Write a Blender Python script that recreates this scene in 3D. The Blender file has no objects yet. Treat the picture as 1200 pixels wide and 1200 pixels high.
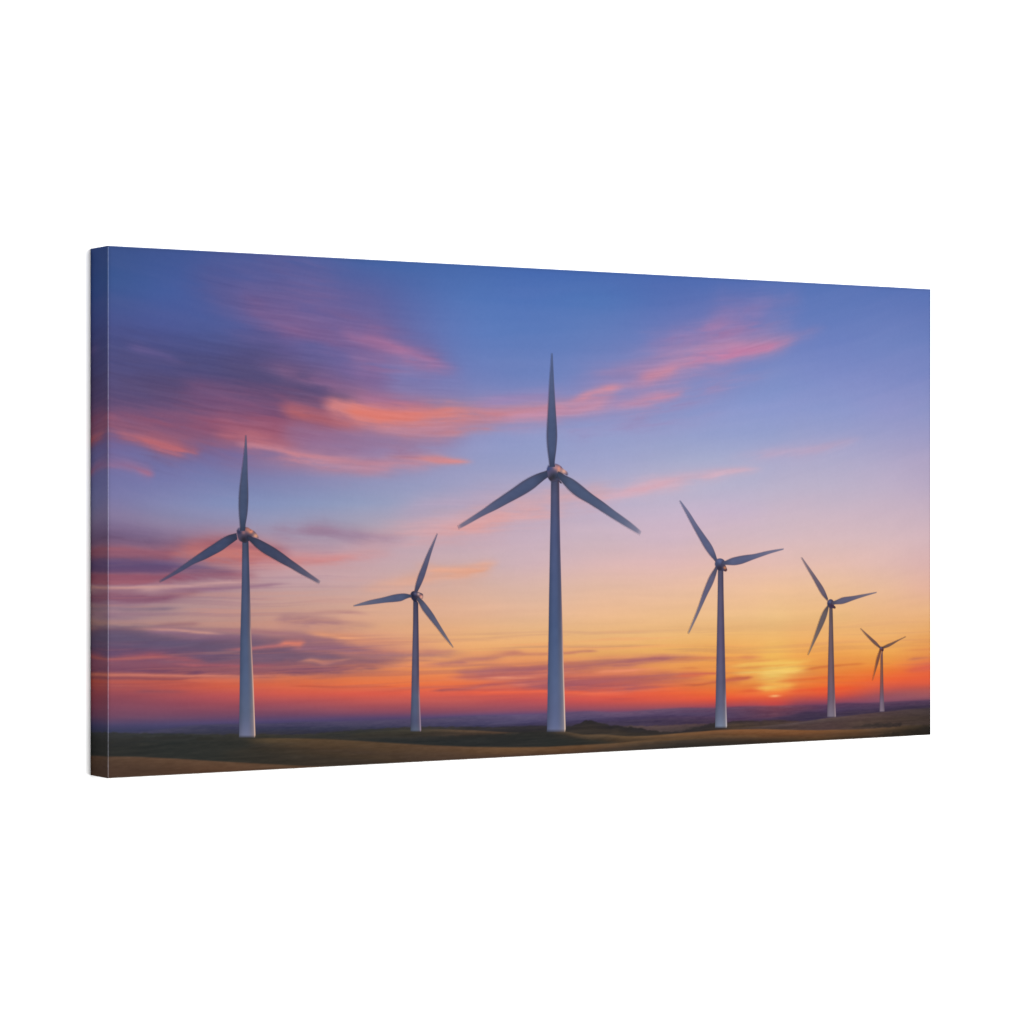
"""Gallery-wrapped canvas print of six wind turbines at sunset, hung on a white wall."""
import math
import numpy as np
try:
    import bpy
except ImportError:            # lets the picture functions be tried on their own
    bpy = None

# ----------------------------------------------------------------------------
# 1. THE PRINTED PICTURE (numpy): colour of the print at canvas coordinates u,v
#    u = 0..1 from left to right, v = 0..1 from top to bottom of the front face
# ----------------------------------------------------------------------------
XL, XR = 126.5, 1091.0
TL, TR = 287.7, 338.5
BL, BR = 912.2, 861.0
HL, HR = BL - TL, BR - TR


def to_u(x):
    a = (x - XL) / HL
    b = (XR - x) / HR
    return a / (a + b)


def to_v(x, y):
    t = (x - XL) / (XR - XL)
    top = TL + (TR - TL) * t
    return (y - top) / (HL + (HR - HL) * t)


def vscale(x):
    """height of one measured unit, in canvas v"""
    t = (x - XL) / (XR - XL)
    return 1.0 / (HL + (HR - HL) * t)


def lin(c):
    c = np.clip(np.asarray(c, float) / 255.0, 0, 1)
    return np.where(c <= 0.04045, c / 12.92, ((c + 0.055) / 1.055) ** 2.4)


def _hash(ix, iy, seed):
    n = (ix.astype(np.int64) * 374761393 + iy.astype(np.int64) * 668265263 + seed * 1274126177) & 0xffffffff
    n = ((n ^ (n >> 13)) * 1274126177) & 0xffffffff
    n = (n ^ (n >> 16)) & 0xffffffff
    return n.astype(float) / 4294967295.0


def vnoise(x, y, seed=0):
    ix, iy = np.floor(x), np.floor(y)
    fx, fy = x - ix, y - iy
    fx = fx * fx * fx * (fx * (fx * 6 - 15) + 10)
    fy = fy * fy * fy * (fy * (fy * 6 - 15) + 10)
    a = _hash(ix, iy, seed); b = _hash(ix + 1, iy, seed)
    c = _hash(ix, iy + 1, seed); d = _hash(ix + 1, iy + 1, seed)
    return (a + (b - a) * fx) + ((c + (d - c) * fx) - (a + (b - a) * fx)) * fy


def fbm(x, y, seed=0, octv=4, gain=0.5):
    s = 0.0; amp = 1.0; tot = 0.0
    for o in range(octv):
        s = s + amp * vnoise(x * 2 ** o + 17.3 * o, y * 2 ** o + 5.1 * o, seed + o)
        tot += amp; amp *= gain
    return s / tot


def smooth(e0, e1, x):
    t = np.clip((x - e0) / (e1 - e0), 0, 1)
    return t * t * (3 - 2 * t)


# clear sky: columns of measured colours   x: [(y, r, g, b), ...]
BASE = {
 128: [(288,60,84,142),(330,64,90,150),(380,76,88,150),(430,84,88,146),(470,92,84,132),(500,108,92,140),(520,112,108,165),(550,116,118,172),(580,126,124,172),(605,134,124,162),(635,126,108,146),(690,158,126,144),(712,164,132,146),(735,172,136,138),(760,120,88,112),(777,138,84,104),(785,150,84,98),(790,188,98,92),(800,192,90,80),(812,160,78,88),(825,134,72,92),(840,108,70,98),(850,78,70,106),(858,58,60,88)],
 190: [(291,62,86,148),(340,70,94,160),(390,78,90,155),(440,84,84,140),(480,96,82,128),(510,116,98,148),(530,112,116,172),(560,118,124,178),(590,134,136,180),(612,142,134,168),(640,150,122,150),(690,176,138,148),(712,176,142,144),(735,182,140,136),(760,122,88,112),(777,142,84,104),(785,154,84,96),(791,198,102,88),(800,205,92,72),(812,178,82,86),(825,144,74,92),(840,112,72,100),(849,78,70,108),(857,56,58,90)],
 260: [(295,64,90,156),(340,76,92,158),(390,82,96,160),(440,84,84,140),(480,110,88,130),(510,140,98,132),(532,120,112,165),(560,122,130,180),(590,136,146,190),(615,150,146,180),(640,182,140,152),(680,184,146,152),(712,190,148,146),(735,198,148,134),(760,134,92,112),(777,146,90,106),(785,160,92,98),(792,214,112,88),(802,222,98,68),(815,190,82,84),(828,150,76,92),(840,110,70,100),(847,78,68,110),(856,52,54,84)],
 335: [(299,66,94,162),(340,84,94,158),(390,96,94,158),(440,92,88,142),(480,130,90,128),(510,150,100,136),(532,136,116,160),(560,132,134,180),(590,142,152,192),(620,162,160,188),(650,196,154,162),(680,196,160,166),(712,206,160,146),(735,214,156,134),(760,156,104,112),(777,156,98,106),(785,176,102,98),(793,228,124,84),(800,232,108,66),(812,220,92,74),(824,170,80,90),(836,122,72,98),(845,78,68,110),(855,50,52,80)],
 430: [(303,68,102,168),(345,86,98,162),(390,106,102,162),(440,116,112,168),(480,150,112,148),(510,142,118,160),(535,148,132,174),(560,142,148,190),(590,152,160,194),(620,178,164,182),(650,198,166,176),(680,206,168,168),(712,216,170,150),(735,226,168,132),(762,210,138,114),(788,234,134,86),(802,238,118,68),(812,226,92,72),(824,184,84,86),(835,138,76,98),(842,88,70,110),(852,52,52,80)],
 540: [(309,72,106,174),(350,82,116,184),(390,96,122,188),(440,116,128,188),(480,134,134,186),(510,140,146,196),(540,150,154,196),(570,162,162,198),(600,176,168,194),(630,196,172,188),(660,206,176,180),(690,220,178,162),(720,228,178,146),(745,236,176,124),(765,236,168,108),(785,236,146,90),(800,238,118,70),(812,226,94,74),(824,186,86,88),(834,142,78,98),(840,90,74,118),(850,52,48,74)],
 620: [(313,70,106,178),(350,80,116,186),(390,94,124,190),(440,114,132,192),(480,134,142,196),(510,142,154,202),(540,152,160,202),(570,170,168,202),(600,188,174,198),(630,202,178,194),(660,212,180,186),(690,224,184,168),(720,232,184,150),(745,238,182,126),(765,238,172,104),(785,236,140,88),(800,236,112,78),(810,232,92,68),(820,196,82,84),(832,146,78,98),(838,88,72,116),(850,52,46,72)],
 700: [(317,70,106,178),(350,82,118,186),(400,100,126,190),(440,116,134,194),(480,136,146,200),(510,148,160,206),(540,162,166,206),(570,174,174,206),(600,192,178,202),(630,208,182,194),(660,220,184,184),(690,232,188,164),(720,238,188,146),(745,240,184,124),(765,240,174,102),(785,236,142,86),(800,236,112,74),(810,238,92,62),(820,216,84,74),(830,160,80,94),(838,96,70,112),(850,52,46,70)],
 780: [(322,74,106,178),(350,84,112,182),(400,104,124,190),(440,124,138,196),(480,138,152,204),(510,152,162,206),(540,168,172,206),(570,184,180,206),(600,200,182,204),(630,212,184,198),(660,226,186,184),(690,236,190,164),(720,240,190,142),(745,242,186,120),(765,244,178,96),(785,242,154,80),(800,240,124,66),(810,240,100,58),(820,222,86,66),(828,170,80,88),(836,98,68,106),(848,56,46,70)],
 850: [(326,76,108,180),(350,86,112,182),(400,104,122,190),(440,124,140,198),(480,142,154,206),(510,154,162,206),(540,172,174,206),(570,186,180,206),(600,202,182,204),(630,216,186,194),(660,230,188,180),(690,238,192,160),(720,242,192,140),(745,242,184,112),(765,242,170,88),(785,241,152,74),(798,244,144,60),(810,242,112,50),(819,232,84,56),(827,170,74,86),(834,98,60,98),(846,58,46,68)],
 908: [(329,84,114,184),(350,90,118,186),(400,110,128,192),(440,130,144,200),(480,144,154,206),(510,156,162,204),(540,176,172,204),(570,190,180,204),(600,206,184,200),(630,218,188,194),(660,232,190,180),(690,240,194,156),(720,242,194,136),(745,241,184,110),(765,243,182,90),(778,245,184,84),(790,248,190,84),(799,247,174,74),(808,245,142,58),(815,240,100,50),(822,220,80,64),(829,160,66,86),(836,104,56,84),(846,60,46,60)],
 980: [(333,88,116,184),(360,98,122,188),(400,112,130,194),(440,132,142,200),(480,146,154,204),(510,162,162,202),(540,180,172,202),(570,194,180,202),(600,208,184,198),(630,220,188,192),(660,230,190,178),(690,238,192,154),(720,240,188,130),(745,240,178,108),(765,241,164,82),(780,240,148,68),(795,240,122,52),(806,240,100,46),(814,224,84,62),(821,160,72,86),(828,90,60,96),(842,56,46,66)],
 1040: [(336,90,116,184),(360,100,122,188),(400,114,132,194),(440,130,140,198),(480,150,152,202),(510,164,160,200),(540,182,170,200),(570,196,178,200),(600,208,182,196),(630,220,188,192),(660,228,188,180),(690,236,188,156),(720,240,184,132),(745,240,178,108),(762,240,168,84),(776,240,150,66),(786,240,122,54),(797,238,96,52),(806,210,88,72),(814,160,84,92),(821,140,80,100),(828,80,60,90),(840,56,46,62)],
 1091: [(338,90,116,184),(360,98,120,186),(400,112,130,192),(440,128,138,196),(480,148,150,198),(510,164,158,198),(540,182,166,196),(570,192,172,196),(600,206,180,194),(630,216,184,190),(660,224,182,178),(690,232,180,158),(712,238,184,138),(735,238,176,112),(752,236,162,88),(766,232,146,76),(780,228,110,72),(790,236,96,56),(800,226,90,62),(808,180,88,84),(817,150,86,98),(822,96,64,92),(834,60,48,58)],
}
NV = 700


def _between(xa, xb, k, x):
    """a column between two measured ones, kept close to the first"""
    pa, pb = np.array(BASE[xa], float), np.array(BASE[xb], float)
    out = []
    for r in pa:
        c = [np.interp(r[0], pb[:, 0], pb[:, i]) for i in (1, 2, 3)]
        out.append((r[0] - 0.5,) + tuple(r[1 + i] * (1 - k) + c[i] * k for i in range(3)))
    BASE[x] = out


_between(850, 908, .38, 884)
_between(980, 908, .38, 936)


def base_field():
    xs = sorted(BASE)
    us = [to_u(np.float64(x)) for x in xs]
    rows = np.linspace(0, 1, NV)
    cols = []
    for x in xs:
        p = np.array(BASE[x], float)
        v = to_v(x, p[:, 0])
        cc = np.stack([np.interp(rows, v, p[:, k]) for k in (1, 2, 3)], 1)
        k = np.hanning(9); k /= k.sum()
        cc = np.stack([np.convolve(np.pad(cc[:, i], 4, mode='edge'), k, 'valid') for i in range(3)], 1)
        cols.append(cc)
    return np.array(us), np.array(cols)          # (nc,), (nc, NV, 3)


_BU, _BC = base_field()


def base_colour(U, V):
    U = np.clip(U, 0, 1); V = np.clip(V, 0, 1)
    fi = np.interp(U, _BU, np.arange(len(_BU)))
    i0 = np.clip(np.floor(fi).astype(int), 0, len(_BU) - 2)
    t = fi - i0
    r = V * (NV - 1)
    j0 = np.clip(np.floor(r).astype(int), 0, NV - 2)
    s = (r - j0)[..., None]

    def at(i):
        i = np.clip(i, 0, len(_BU) - 1)
        return _BC[i, j0] * (1 - s) + _BC[i, j0 + 1] * s
    p0, p1, p2, p3 = at(i0 - 1), at(i0), at(i0 + 1), at(i0 + 2)
    t = t[..., None]
    return (0.5 * ((2 * p1) + (-p0 + p2) * t + (2 * p0 - 5 * p1 + 4 * p2 - p3) * t * t
                   + (-p0 + 3 * p1 - 3 * p2 + p3) * t ** 3))


# cloud strokes: ([(x, y, half_thickness, opacity), ...], (r,g,b), streakiness, lower_edge_sharpness)
S = []


def stroke(pts, col, streak=0.5, sharp=1.0):
    S.append((pts, col, streak, sharp))


# --- broad washes, upper left
stroke([(230,330,20,0),(300,352,26,.55),(370,380,34,.65),(430,405,28,.6),(490,425,18,.4),(560,446,10,0)], (116,98,152), .35)
stroke([(120,398,10,.3),(180,410,14,.45),(240,424,16,.45),(300,432,18,.3),(340,436,16,0)], (74,80,136), .4)
stroke([(110,455,26,.6),(180,462,26,.7),(240,462,24,.6),(300,452,22,.75),(360,455,18,.65),(410,462,12,0)], (84,76,120), .4)
stroke([(230,440,5,0),(290,452,7,.5),(350,458,10,.7),(400,462,8,.4),(430,466,5,0)], (80,74,118), .5)
stroke([(170,425,10,0),(230,436,14,.5),(290,446,14,.65),(340,452,13,.65),(390,460,9,.5),(430,467,6,0)], (74,74,120), .35)
stroke([(290,425,6,0),(340,436,7,.45),(380,444,7,.6),(420,456,7,.5),(450,462,6,0)], (134,98,138), .5)
stroke([(270,345,6,0),(310,362,8,.3),(350,384,10,.5),(380,396,9,.35),(420,410,6,0)], (140,98,144), .5)
stroke([(390,384,5,0),(415,394,6,.5),(440,404,8,.85),(470,416,7,.75),(500,425,6,.5),(550,440,4,0)], (172,114,156), .55)
stroke([(395,418,5,0),(420,424,6,.55),(460,428,7,.55),(500,432,5,.35),(540,438,4,0)], (158,118,162), .5)
stroke([(330,400,6,0),(365,412,8,.4),(400,422,7,.2),(430,430,5,0)], (90,98,158), .3)
stroke([(140,405,2,0),(165,411,3,.35),(195,420,3,.4),(225,430,2,0)], (120,98,150), .4)
stroke([(430,440,8,0),(470,446,12,.4),(520,455,12,.35),(570,462,10,0)], (124,130,188), .2)
stroke([(290,325,18,0),(340,352,26,.3),(385,384,28,.42),(430,412,22,.35),(480,430,14,0)], (122,98,150), .5)
stroke([(200,318,14,0),(260,318,20,.4),(320,325,18,.3),(370,340,12,0)], (88,88,146), .4)
# --- red and orange cloud, upper left
stroke([(100,488,10,.5),(160,492,12,.55),(220,492,16,.55),(280,492,18,.7),(330,492,16,.75),(380,492,12,.6),(430,494,8,0)], (150,86,114), .45)
stroke([(100,500,7,.6),(130,502,7,.6),(170,507,7,.5),(215,516,7,.5),(250,520,6,.3),(290,522,6,0)], (150,92,118), .4)
stroke([(200,450,8,0),(240,462,10,.4),(290,474,9,.45),(330,478,7,.3),(370,480,6,0)], (124,84,124), .5)
stroke([(100,509,3.2,.5),(128,508,3,.35),(150,512,3.2,.75),(180,519,4,.95),(205,526,4.2,.9),(225,529,3,.4),(240,531,2,0)], (188,106,118), .4, 1.4)
stroke([(240,508,6,0),(270,512,9,.6),(300,516,10,.7),(330,520,8,.4),(370,524,6,0)], (180,104,120), .5)
stroke([(270,520,3,0),(295,526,5,.8),(320,532,5.5,.9),(350,537,5.5,.95),(390,542,6,.9),(430,546,5,.75),(480,544,4,.5),(520,542,3,0)], (212,136,146), .4, 1.5)
stroke([(340,541,4,0),(380,545,6,.5),(430,550,6,.55),(480,549,5,.4),(520,546,3,0)], (190,142,164), .4, 1.3)
stroke([(440,536,2,0),(480,535,2.5,.6),(510,537,3,.9),(535,540,2,.8),(560,541,1.5,0)], (216,142,146), .3)
stroke([(320,504,7,0),(360,508,10,.7),(410,516,12,.75),(460,518,12,.6),(510,516,9,.35),(560,512,6,0)], (152,116,152), .5)
stroke([(320,474,3,0),(345,482,5,.7),(370,488,6,.6),(410,494,5,.5),(440,496,4,0)], (180,100,110), .45)
stroke([(370,472,3,0),(395,478,6,.65),(425,484,8,.8),(460,488,9,.9),(490,489,9,.9),(520,488,9,.75),(560,485,7.5,.6),(600,483,5,.6),(650,479,5,.5),(690,474,4,0)], (212,130,132), .35)
stroke([(395,480,2,0),(420,483,3.5,.6),(450,487,4.5,.9),(480,489,4,.9),(510,488,3,.4),(540,488,2,0)], (230,126,112), .3)
stroke([(430,500,3,0),(460,503,4,.45),(500,500,5,.5),(560,494,4,.4),(620,488,4,0)], (188,134,156), .5)
stroke([(400,464,4,0),(440,468,6,.4),(480,474,5,.35),(520,478,4,0)], (172,112,148), .5)
stroke([(540,476,4,0),(580,471,5,.5),(630,464,5,.35),(680,456,4,0)], (160,134,182), .4)
stroke([(100,543,4,.4),(130,541,4,.4),(155,545,4,.5),(172,552,3.5,.75),(185,554,2.5,0)], (160,112,148), .35, 1.2)
# --- upper right cloud
stroke([(640,478,16,0),(700,462,20,.45),(770,440,24,.55),(830,412,22,.5),(890,388,16,.35),(950,372,10,0)], (152,132,182), .35)
stroke([(560,490,5,0),(620,486,6,.6),(660,481,6,.7),(700,475,6,.65),(730,468,5,0)], (196,142,170), .45)
stroke([(660,472,2.5,0),(690,463,3,.7),(715,457,3.2,.9),(735,453,2.5,.3),(760,448,2,0)], (210,142,162), .35)
stroke([(735,452,5,0),(760,442,7,.6),(790,428,9,.7),(820,416,8,.72),(850,410,7,.68),(880,406,6,.55),(915,401,5,.4),(945,393,4,.22),(975,384,2,0)], (200,134,164), .45)
stroke([(820,372,8,0),(850,372,13,.45),(885,366,13,.5),(920,356,9,.25),(950,350,8,0)], (146,122,176), .5)
stroke([(700,470,10,0),(760,452,16,.35),(820,430,18,.4),(880,412,14,.3),(940,398,8,0)], (170,140,182), .5)
stroke([(745,446,3,0),(765,441,3.5,.6),(785,434,3.5,.5),(800,428,3,0)], (206,140,164), .3)
stroke([(800,424,3,0),(825,417,4,.4),(860,413,4,.6),(900,406,3,.45),(930,400,2,0)], (200,126,166), .4)
stroke([(670,440,4,0),(710,436,5,.35),(760,424,6,.4),(800,408,6,.2),(830,400,5,0)], (166,130,172), .5)
stroke([(740,405,5,0),(790,398,6,.4),(840,390,7,.65),(880,382,5,.5),(905,372,4,0)], (166,124,172), .5)
stroke([(700,478,3,0),(735,474,4,.5),(765,467,4,.75),(790,461,3.5,.5),(820,452,3,0)], (196,140,170), .45)
stroke([(620,496,4,0),(670,490,5,.4),(730,482,6,.35),(790,470,5,0)], (168,144,184), .4)
stroke([(800,460,4,0),(860,444,6,.2),(920,430,5,0)], (160,140,186), .4)
stroke([(660,596,6,0),(710,584,7,.5),(750,573,6,.6),(790,564,5,.6),(830,556,3.5,.6),(870,551,2.5,.5),(900,549,2,0)], (220,174,188), .4)
stroke([(840,538,3,0),(900,530,3.5,.4),(950,526,3.5,.5),(985,519,3,.45),(1020,512,2,0)], (196,168,194), .4)
# --- pink veils in the middle
stroke([(380,648,6,0),(430,636,8,.35),(480,624,9,.55),(530,616,10,.7),(590,604,12,.7),(640,592,12,.6),(690,584,9,.5),(730,574,6,0)], (218,166,170), .4)
stroke([(500,626,3,0),(540,620,4,.5),(575,612,5,.6),(610,608,4,0)], (224,162,160), .45)
stroke([(450,602,6,0),(500,594,8,.35),(560,586,8,.35),(620,576,7,0)], (186,164,190), .4)
stroke([(300,620,5,.1),(340,626,7,.6),(375,624,7,.7),(410,628,6,.55),(450,632,4,.4),(490,632,3,0)], (158,130,156), .45)
stroke([(280,636,4,.0),(330,643,5,.3),(380,645,4,.3),(430,640,3,0)], (172,138,160), .5)
stroke([(280,650,5,.7),(320,653,5,.75),(350,656,4.5,.8),(390,655,4,.6),(430,650,4,.4),(470,648,3,0)], (216,146,144), .4)
stroke([(480,662,3,0),(510,668,4,.6),(540,671,5,.75),(565,666,4.5,.7),(590,660,3,0)], (232,168,142), .4)
stroke([(410,694,4,0),(450,688,5,.5),(490,680,6,.5),(530,676,5,.4),(580,676,4,0)], (226,170,148), .4)
stroke([(390,715,3,0),(440,712,5,.4),(500,706,5,.3),(560,702,4,0)], (228,172,140), .4)
# --- left middle cloud
stroke([(100,622,6,.5),(150,620,6,.5),(190,624,5,.35),(230,622,5,.2),(260,620,4,0)], (138,116,152), .4)
stroke([(100,630,6,.6),(130,629,7,.8),(165,632,7,.7),(205,636,6,.5),(240,636,5,0)], (112,92,128), .45)
stroke([(100,648,7,.95),(140,649,7,.9),(180,650,7,.85),(215,644,7,.7),(250,638,8,.8),(282,640,9,.75),(320,644,6,.5),(350,648,4,0)], (158,94,110), .4)
stroke([(190,650,3,0),(225,646,5,.7),(250,650,6,.8),(280,648,8,.7),(310,648,6,.5),(340,650,4,0)], (204,120,114), .4)
stroke([(100,663,6,.95),(145,664,6.5,.95),(190,665,6,.85),(225,668,6,.65),(262,672,5,.5),(290,674,4,0)], (98,80,120), .35)
stroke([(100,679,5,.95),(150,680,5,.9),(190,678,5,.65),(230,675,4,.55),(280,675,4,.6),(310,676,3,0)], (156,90,108), .4)
stroke([(100,688,1.5,.5),(140,689,1.6,.7),(175,689,2,.8),(215,688,2,.7),(260,684,2,.7),(320,680,2,0)], (206,160,158), .45)
stroke([(170,694,1.5,0),(210,692,1.8,.6),(260,690,2,.7),(310,686,1.5,.6),(345,683,1,0)], (160,118,138), .4)
stroke([(100,699,5,.75),(150,700,4.5,.75),(185,701,3.5,.7),(220,696,3,.4),(250,692,2,0)], (148,98,118), .45)
stroke([(100,710,2,.4),(130,712,2,.4),(155,713,2,.5),(190,713,1.6,.7),(222,712,1.2,0)], (140,114,132), .4)
stroke([(125,722,2.5,.5),(150,723,2.5,.5),(185,719,2,.3),(220,718,2,0)], (150,118,138), .5)
stroke([(170,734,1.5,0),(200,732,2,.6),(225,731,1.6,.6),(240,730,1,0)], (152,106,118), .4)
stroke([(100,730,2.5,.5),(140,731,2.5,.6),(200,728,3,.3),(250,725,4,.3),(330,718,4,0)], (204,156,140), .5)
# --- low dark cloud bank, left
stroke([(96,750,11,.95),(150,752,12,.95),(200,757,12,.95),(250,762,13,.95),(290,766,14,.9),(330,766,14,.85),(380,770,13,.8),(420,774,9,.6),(455,773,7,.4),(490,770,5,0)], (120,90,112), .3)
stroke([(96,748,9,.85),(150,750,9,.85),(195,754,8,.75),(240,757,7,.6),(290,756,6,.35),(330,756,5,0)], (100,85,113), .3)
stroke([(96,762,5,.6),(130,764,5,.6),(180,764,4,.5),(230,766,4,.4),(280,770,4,0)], (108,78,112), .3)
stroke([(165,741,2,0),(185,739,3,.8),(215,741,3.5,.7),(250,745,3.5,.6),(290,746,3,.5),(330,745,2,0)], (136,100,126), .4)
stroke([(230,738,1.2,0),(270,738,1.6,.6),(310,740,2,.7),(345,744,3,.7),(380,750,3,.6),(410,756,3,.3),(440,760,3,0)], (168,116,124), .4)
stroke([(135,738,1.2,0),(200,738,1.3,.8),(240,741,1.3,.7),(270,743,1,0)], (206,150,138), .3)
stroke([(320,752,2,0),(360,757,6,.7),(400,757,6,.8),(440,764,5.5,.75),(480,766,4,.6),(520,766,3,.4),(560,764,2,0)], (152,104,118), .35)
stroke([(315,728,2,0),(335,726,4,.75),(360,727,4.5,.85),(390,730,4,.7),(420,733,3,.3),(450,733,2,0)], (162,116,126), .4)
stroke([(350,719,1,0),(380,717,1.6,.5),(410,717,1.6,.6),(440,720,1.2,0)], (188,136,132), .3)
stroke([(350,740,2,0),(380,744,3,.6),(410,748,3.5,.7),(450,752,3,.3),(500,756,3,0)], (234,158,116), .4)
stroke([(320,757,1.2,0),(335,754,2.2,.8),(350,754,2.4,.8),(362,752,1.2,0)], (226,128,106), .3)
stroke([(250,762,1,0),(290,760,1.3,.6),(320,757,1.6,.6),(345,755,1,0)], (196,112,112), .3)
stroke([(345,776,1,0),(365,774,2,.7),(380,777,2.4,.8),(395,775,1.5,.6),(420,771,1,0)], (218,142,116), .35)
stroke([(96,771,2,.6),(125,773,2,.5),(150,771,3,.6),(180,769,2.8,.75),(215,772,2.4,.6),(250,776,2,0)], (176,90,98), .4)
stroke([(190,777,1,0),(230,780,1.6,.7),(270,781,1.6,.8),(300,781,1.4,.6),(340,779,1,0)], (192,104,108), .35)
stroke([(96,783,4,.85),(150,785,4,.85),(200,787,4,.85),(250,786,4,.85),(290,787,4,.85),(340,787,3.6,.8),(390,785,3,.65),(430,781,3,.4),(470,777,2,0)], (126,76,100), .35)
stroke([(96,790.5,1.1,.8),(150,791,1.3,.8),(190,791.5,1.2,.8),(230,792,1,.8),(290,792,1,.6),(330,791,1,0)], (210,124,106), .2)
stroke([(96,795,1.4,.5),(150,795,1.4,.6),(200,796,1.2,.6),(250,794,1,0)], (140,76,88), .3)
stroke([(150,812,1.6,0),(170,811,2,.6),(195,811,1.8,.5),(230,811,1.5,0)], (146,78,90), .4)
stroke([(330,804.5,.9,0),(360,804,.9,.6),(400,805,.9,.6),(440,804,.8,.4),(480,806,.8,0)], (204,92,66), .2)
# --- low clouds, centre
stroke([(485,764,2,0),(505,764,3,.7),(525,763,2,.5),(540,762,1,0)], (186,124,116), .3)
stroke([(485,779,1,0),(520,777,2.2,.8),(550,773,4,.85),(575,770,4,.85),(600,765,2.5,.8),(620,766,1.5,.5),(650,766,1.3,.6),(690,763,1.2,.6),(705,763,1,0)], (184,116,108), .35)
stroke([(525,786,1,0),(550,787,3,.7),(580,786,4.5,.85),(620,784,4,.85),(650,783,4,.8),(680,782,5,.8),(710,779,5,.85),(740,776,4.5,.85),(770,772,3.5,.8),(800,771,3,.5),(840,770,2,0)], (186,110,104), .35)
stroke([(515,793,2,0),(550,793,3,.6),(590,793,5,.75),(620,796,8,.85),(650,798,8,.85),(690,799,7,.85),(730,797,7,.75),(770,795,6,.65),(800,793,4,.5),(840,791,3,0)], (184,98,96), .3)
stroke([(610,800,4,0),(640,802,5,.55),(690,803,5,.6),(740,803,4,.4),(780,802,3,0)], (176,92,96), .4)
stroke([(560,794,.8,0),(590,794,1.1,.8),(610,794,1,.6),(640,793,1,0)], (230,140,112), .2)
stroke([(590,801.5,.6,0),(610,802,1,.8),(625,802,.8,0)], (226,118,98), .2)
stroke([(500,809.5,1,.0),(520,808,1.2,.8),(550,806,1.6,.8),(575,802,1.6,.6),(600,800,1,0)], (188,90,86), .3)
stroke([(540,811,1.2,0),(570,811,1.6,.6),(600,810,2,.8),(640,810,1.6,.7),(700,812,2,.7),(760,810,2,0)], (242,104,72), .3)
stroke([(690,788.5,.8,0),(710,787,1.3,.85),(740,785.5,1.3,.85),(760,784,1,.4),(780,782,.8,0)], (238,142,104), .2)
stroke([(650,778,1.2,.7),(665,777,1.2,.7),(690,777,1,.5),(710,774,1,0)], (212,124,96), .3)
stroke([(700,819,.8,0),(725,819,1,.6),(750,818,.8,0)], (196,80,74), .2)
# --- low clouds, right
stroke([(770,775,1,0),(805,772,1.6,.7),(835,770.5,1.4,.6),(860,771,1.5,.4),(875,770,2,.65),(900,769.5,1.2,0)], (222,134,84), .4)
stroke([(790,784,.8,0),(810,783,1,.6),(825,783,.8,0)], (222,128,70), .3)
stroke([(785,793,1.5,0),(805,791,2,.7),(835,789.5,1.2,.7),(850,790,.8,0)], (222,108,76), .35)
stroke([(780,800,1,0),(815,802,1.2,.75),(840,799,1.6,.75),(862,796,2.4,.85),(875,794.5,1.4,.8),(886,793.5,.8,0)], (208,102,62), .3)
stroke([(860,804,1,0),(890,803,1.3,.5),(930,804,1.4,.5),(980,803,1,0)], (224,112,48), .35)
stroke([(880,797,1,0),(900,796,1.2,.4),(920,794,.8,0)], (228,150,66), .3)
stroke([(925,788,.8,0),(950,784,1.3,.75),(975,781,1.3,.8),(1000,778.5,1,.7),(1022,777,.7,0)], (216,118,58), .25)
stroke([(1010,777.5,.6,0),(1035,777.5,.7,.4),(1050,777,.5,0)], (220,130,70), .2)
stroke([(1060,773,.8,0),(1072,771.5,1.2,.75),(1084,770.5,.9,.6),(1092,770,.7,0)], (208,122,84), .25)
stroke([(1055,786,1.5,0),(1075,783,2.6,.6),(1092,780,3,.7),(1110,778,3,.7)], (222,98,74), .35)
stroke([(1050,762,.7,0),(1075,761,.9,.5),(1095,760,.8,.5)], (226,142,80), .2)
stroke([(845,782,2,0),(880,779,2.4,.5),(920,777,2.4,.6),(965,772,1.6,0)], (247,196,94), .9)
stroke([(850,790,1.4,0),(880,788,1.6,.6),(920,784,1.8,.6),(950,780,1.2,0)], (248,200,96), .9)
stroke([(830,776,1,0),(870,775,1.4,.4),(900,773,1.2,.4),(940,769,1,0)], (228,150,80), .9)
stroke([(850,783,.8,0),(880,782,1.2,.5),(910,780,1,.4),(935,778,.8,0)], (230,148,72), .9)
stroke([(900,799,1,0),(930,797,1.4,.6),(970,794,1.4,.6),(1010,793,1,0)], (226,104,48), .8)
stroke([(855,811,1,0),(880,809,1.4,.6),(900,809.5,1,.3),(915,809,1,0)], (232,96,50), .7)
stroke([(915,811,1,0),(940,809,1.8,.7),(980,807,2,.6),(1020,806,1.4,0)], (236,84,48), .7)
stroke([(880,792,3,0),(905,789,4,.75),(930,787,3,.5),(955,784,2,0)], (250,204,100), .8)
stroke([(880,806,1.5,0),(900,805,2.6,.7),(920,803,2.4,.5),(940,802,1.5,0)], (248,184,82), .3)
stroke([(855,787,1,0),(890,786,1,.4),(930,783,1,0)], (232,156,74), .3)


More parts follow.
